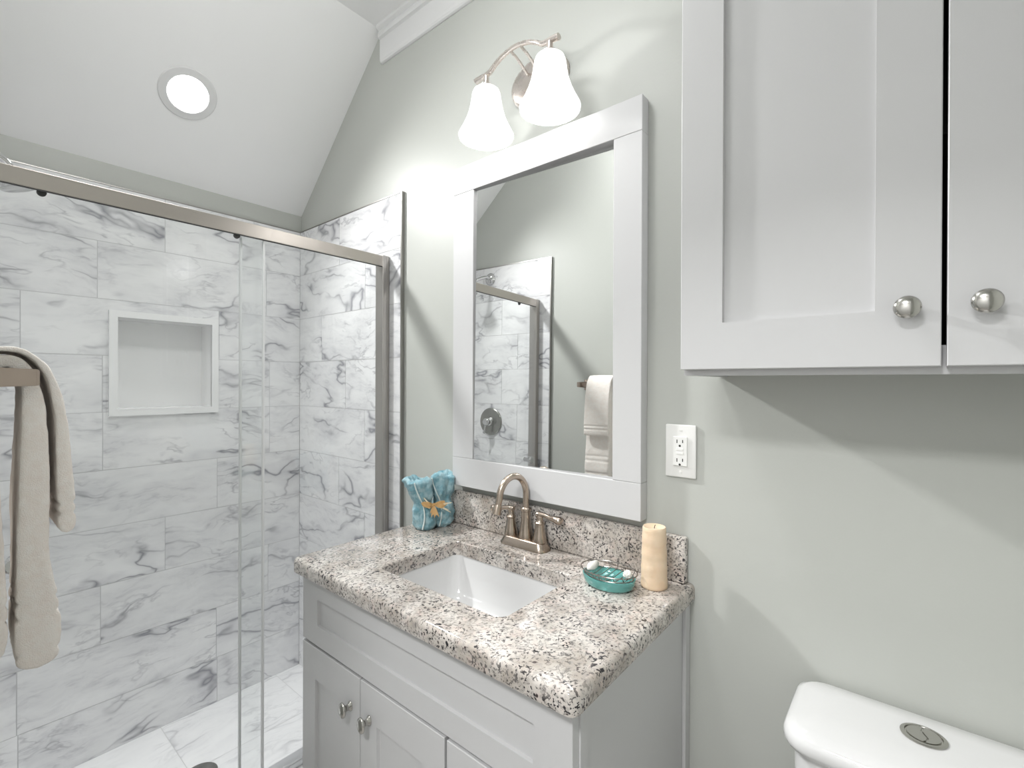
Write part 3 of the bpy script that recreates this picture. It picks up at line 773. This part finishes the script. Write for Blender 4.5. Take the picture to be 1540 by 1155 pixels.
for s in (-1, 1):
    for k in range(6):
        L2 = .022+.014*rnd.random()+(.006 if s > 0 else 0); dz = .004*rnd.uniform(-1, 1)
        ribbon(bm, [bow, bow+rt*s*L2*.5+Vector((.009, -.007, .008*rnd.random()+dz)), bow+rt*s*L2+Vector((.003, -.002, .004+dz)), bow+rt*s*L2*.6+Vector((.009, -.007, -.005*rnd.random()+dz)), bow], .0042, k)
for k in range(9):
    d = rt*(-.010+.0032*k)+Vector((.010, -.008, 0)); l = .024+.016*rnd.random()
    ribbon(bm, [bow, bow+d*.5+Vector((0, 0, -l*.5)), bow+d+Vector((0, 0, -l))], .0034, k)
blob(bm, bow, .0045, .3, 2, (1, 1, 1), 60, 2)
obj('raffia_bow', bm, M_raffia, t, True, 50)
bm = BM()
for e in ((.052, -.006, -.026), (.055, -.002, .004), (-.036, 0, .030), (-.03, 0, .012), (.045, 0, -.018)):
    ribbon(bm, [bow, bow+rt*e[0]*.5+Vector((.007, -.006, e[2]*.35)), bow+rt*e[0]+Vector((.003, -.002, e[2]))], .0026, 1)
obj('raffia_strands', bm, M_raffia2, t, True, 50)

# ---------------------------------------------------------------- wall cabinet above the toilet
UX0, UX1, UY, UZ0, UZ1 = -.319, .392, -.238, 1.364, 2.125
t = thing('wall_cabinet', 'white two-door shaker wall cabinet hung above the toilet', 'wall cabinet', ((UX0+UX1)/2, 0, UZ0))
bm = BM(); yb = UY+.020
box(bm, UX0, UX0+.016, yb+.0182, -.001, UZ0, UZ1); box(bm, UX1-.016, UX1, yb+.0182, -.001, UZ0, UZ1)
box(bm, UX0+.016, UX1-.016, yb+.0182, -.001, UZ0+.012, UZ0+.028); box(bm, UX0+.016, UX1-.016, yb+.0182, -.001, UZ1-.016, UZ1)
box(bm, UX0, UX0+.038, yb, yb+.018, UZ0, UZ1); box(bm, UX1-.038, UX1, yb, yb+.018, UZ0, UZ1)
box(bm, UX0+.038, UX1-.038, yb, yb+.018, UZ0, 1.404); box(bm, UX0+.038, UX1-.038, yb, yb+.018, UZ1-.04, UZ1)
obj('carcass', bm, M_cab, t)
bm = BM(); box(bm, UX0+.0165, UX1-.0165, -.010, -.0012, UZ0+.03, UZ1-.018); box(bm, UX0+.0165, UX1-.0165, yb+.019, -.010, 1.7, 1.712); obj('inside_shade_lining', bm, M_dark, t)  # black back and shelf, shade painted in behind the door gap
bm = BM(); shaker(bm, UX0+.0005, .0335, 1.3745, UZ1-.010, UY, .019, .0715, .0800, .009); a = obj('door', bm, M_cab, t)
bm = BM(); shaker(bm, .0390, UX1-.0005, 1.3745, UZ1-.010, UY, .019, .0715, .0800, .009); b = obj('door', bm, M_cab, t)
knob('knob', -.002, UY, 1.4545, a, .0155, .026); knob('knob', .0755, UY, 1.4550, b, .0155, .026)

# ---------------------------------------------------------------- toilet
t = thing('toilet', 'white two-piece toilet with a dual flush tank beside the vanity', 'toilet', (.02, -.3, 0))
TCX = .021
def rr3(bm, hw, y0, y1, r, z, kx=6, cx=TCX):
    return [bm.verts.new((cx+x, y, z)) for x, y in rrect(-hw, hw, y0, y1, r, kx)]
bm = BM()
bridge(bm, [rr3(bm, .160, -.178, -.022, .030, .40), rr3(bm, .166, -.184, -.020, .034, .50), rr3(bm, .170, -.190, -.018, .036, .745)]); tk = obj('tank', bm, M_porc, t, True, 50)
bm = BM()
bridge(bm, [rr3(bm, .170, -.192, -.016, .036, .7455), rr3(bm, .181, -.205, -.012, .042, .748), rr3(bm, .184, -.209, -.010, .044, .756), rr3(bm, .184, -.208, -.010, .044, .768), rr3(bm, .180, -.202, -.012, .042, .7765), rr3(bm, .170, -.185, -.020, .036, .7815), rr3(bm, .12, -.13, -.05, .02, .7825)]); lid = obj('tank_lid', bm, M_porc, t, True, 60)
bm = BM(); lathe(bm, [(.030, 0), (.030, .002), (.027, .0035), (.0245, .0035), (.0235, .0015), (.001, .0015)], (TCX, -.083, .7822), n=40, sy=.95); fb = obj('flush_button', bm, M_knob, lid, True)
for s, ex in ((-1, 0), (1, 1)):
    bm = BM(); pts = []
    a0, a1 = (95, 265) if s < 0 else (-85, 85)
    arc = [(.0218*math.cos(math.radians(a0+(a1-a0)*i/14)), .0218*math.sin(math.radians(a0+(a1-a0)*i/14))) for i in range(15)]
    mid = [(-.0012+.004*math.sin(q*2*PI)+(.0012 if s < 0 else .0024), -.020+.04*q) for q in (.1, .3, .5, .7, .9)] if s < 0 else [(.0012+.004*math.sin(q*2*PI)+.0012, -.020+.04*q) for q in (.9, .7, .5, .3, .1)]
    prism(bm, arc+mid, lambda a, b, d: (TCX+a, -.083+b*.95, .7838+d), 0, .0022); obj('button_half', bm, M_knob, fb)
bm = BM()
def oval(z, hw, y0, y1, n=40):
    cy = (y0+y1)/2; hy = (y1-y0)/2; out = []
    for i in range(n):
        a = 2*PI*i/n; yy = math.sin(a); w = 1-.18*(-yy if yy < 0 else 0)
        out.append(bm.verts.new((TCX+hw*math.cos(a)*w, cy+hy*yy, z)))
    return out
bridge(bm, [oval(0, .105, -.60, -.12), oval(.03, .10, -.58, -.13), oval(.16, .095, -.56, -.12), oval(.27, .13, -.62, -.06), oval(.36, .175, -.68, -.02), oval(.398, .182, -.70, -.02), oval(.40, .15, -.66, -.20), oval(.33, .12, -.60, -.24), oval(.24, .06, -.50, -.32)]); obj('bowl', bm, M_porc, t, True, 60)
bm = BM(); bridge(bm, [oval(.402, .18, -.70, -.20), oval(.406, .187, -.708, -.20), oval(.418, .187, -.708, -.20), oval(.424, .175, -.69, -.205)]); obj('seat_lid', bm, M_porc, t, True, 50)

# ---------------------------------------------------------------- towel bar and towels
bx0, bx1, by, bz = -1.198, -1.000, -1.030, 1.352
t = thing('towel_bar', 'square brushed nickel towel bar on the wall beside the shower', 'towel bar', ((bx0+bx1)/2, YF, bz))
for x in (bx0, bx1):
    bm = BM()
    sec = [(-1.1185, .0270, .0270), (-1.114, .0270, .0270), (-1.110, .0165, .0165), (-1.06, .0145, .0100), (-1.003, .0122, .0090), (-1.0005, .0110, .0080)]
    rings = []
    for y, hz, hx in sec: rings.append([bm.verts.new((x+a*hx, y, bz+.003+b*hz)) for a, b in ((-1,-1),(1,-1),(1,1),(-1,1))])
    bridge(bm, rings)
    bmesh.ops.bevel(bm, geom=list(bm.edges), offset=.0012, segments=2, affect='EDGES'); obj('post', bm, M_post, t)
bm = BM(); box(bm, bx0+.006, bx1-.006, by-.008, by+.008, bz-.006, bz+.010, .001); obj('bar', bm, M_post, t)

def drape(name, M, x0, x1, path, seed, wob=.003, bands=(), nx=16):
    """path: centre line points (y, z, half thickness) of one cloth layer, run between x0 and x1"""
    P = spline([(h, a, b) for a, b, h in path], 14); n = len(P)
    xs = [0, .003, .010, .022] + [.022+.956*i/nx for i in range(1, nx)] + [.978, .990, .997, 1]
    ins = [.55, .28, .08, 0] + [0]*(nx-1) + [0, .08, .28, .55]
    bm = BM(); rings = []
    for xx, iv in zip(xs, ins):
        x = x0+(x1-x0)*xx; A = []; B = []
        for i, p in enumerate(P):
            a, b = P[max(i-1, 0)], P[min(i+1, n-1)]
            tt = Vector((0, b.y-a.y, b.z-a.z)).normalized(); nn = Vector((0, tt.z, -tt.y)); h = p.x*(1-iv)
            e = min(i, n-1-i)/6.0
            if e < 1: h *= math.sqrt(max(1-(1-e)**2, .02))
            c0 = Vector((x, p.y, p.z)); q = Vector((x*20, p.y*14+seed, p.z*9))
            w = wob*(noise.noise(q)+.5*noise.noise(q*2.7)); w2 = .0010*noise.noise(q*8)
            bb = sum(.0030*math.exp(-((p.z-z)/.0035)**2) for z in bands)
            A.append(bm.verts.new(c0+nn*(h+w+w2-bb))); B.append(bm.verts.new(c0+nn*(-h+w-w2+bb)))
        rings.append(A+B[::-1])
    bridge(bm, rings, True, False)
    for r, fl in ((rings[0], 1), (rings[-1], 0)):
        for i in range(n-1): bm.faces.new((r[i], r[i+1], r[2*n-2-i], r[2*n-1-i]))
    return obj(name, bm, M, None, True, 75)
hand = [(-.998, .912, .022), (-.998, .955, .0255), (-1.000, 1.02, .0225), (-1.003, 1.08, .018), (-1.003, 1.20, .0165), (-1.004, 1.30, .013), (-1.007, 1.345, .010), (-1.016, 1.370, .0095), (-1.032, 1.379, .0095), (-1.048, 1.370, .0095), (-1.056, 1.34, .011), (-1.058, 1.24, .018), (-1.057, 1.10, .022), (-1.055, .98, .023), (-1.055, .940, .019)]
tw = tag(drape('hand_towel', M_towel, -1.146, -1.022, hand, 2.0, .0024, (.992, 1.014, .935)), 'long folded cream hand towel hanging over the nickel towel bar', 'towel')
wash = [(-.9665, 1.112, .0095), (-.9660, 1.150, .0105), (-.9685, 1.20, .0095), (-.9725, 1.28, .0070), (-.980, 1.335, .0055), (-.992, 1.370, .0042), (-1.012, 1.3925, .0036), (-1.032, 1.3975, .0036), (-1.054, 1.3915, .0036), (-1.073, 1.365, .0036), (-1.0845, 1.28, .0036), (-1.0865, 1.14, .0045)]
tag(drape('washcloth', M_towel, -1.144, -1.019, wash, 9.0, .0012, (1.142, 1.158)), 'short cream washcloth laid over the longer hand towel on the bar', 'washcloth')
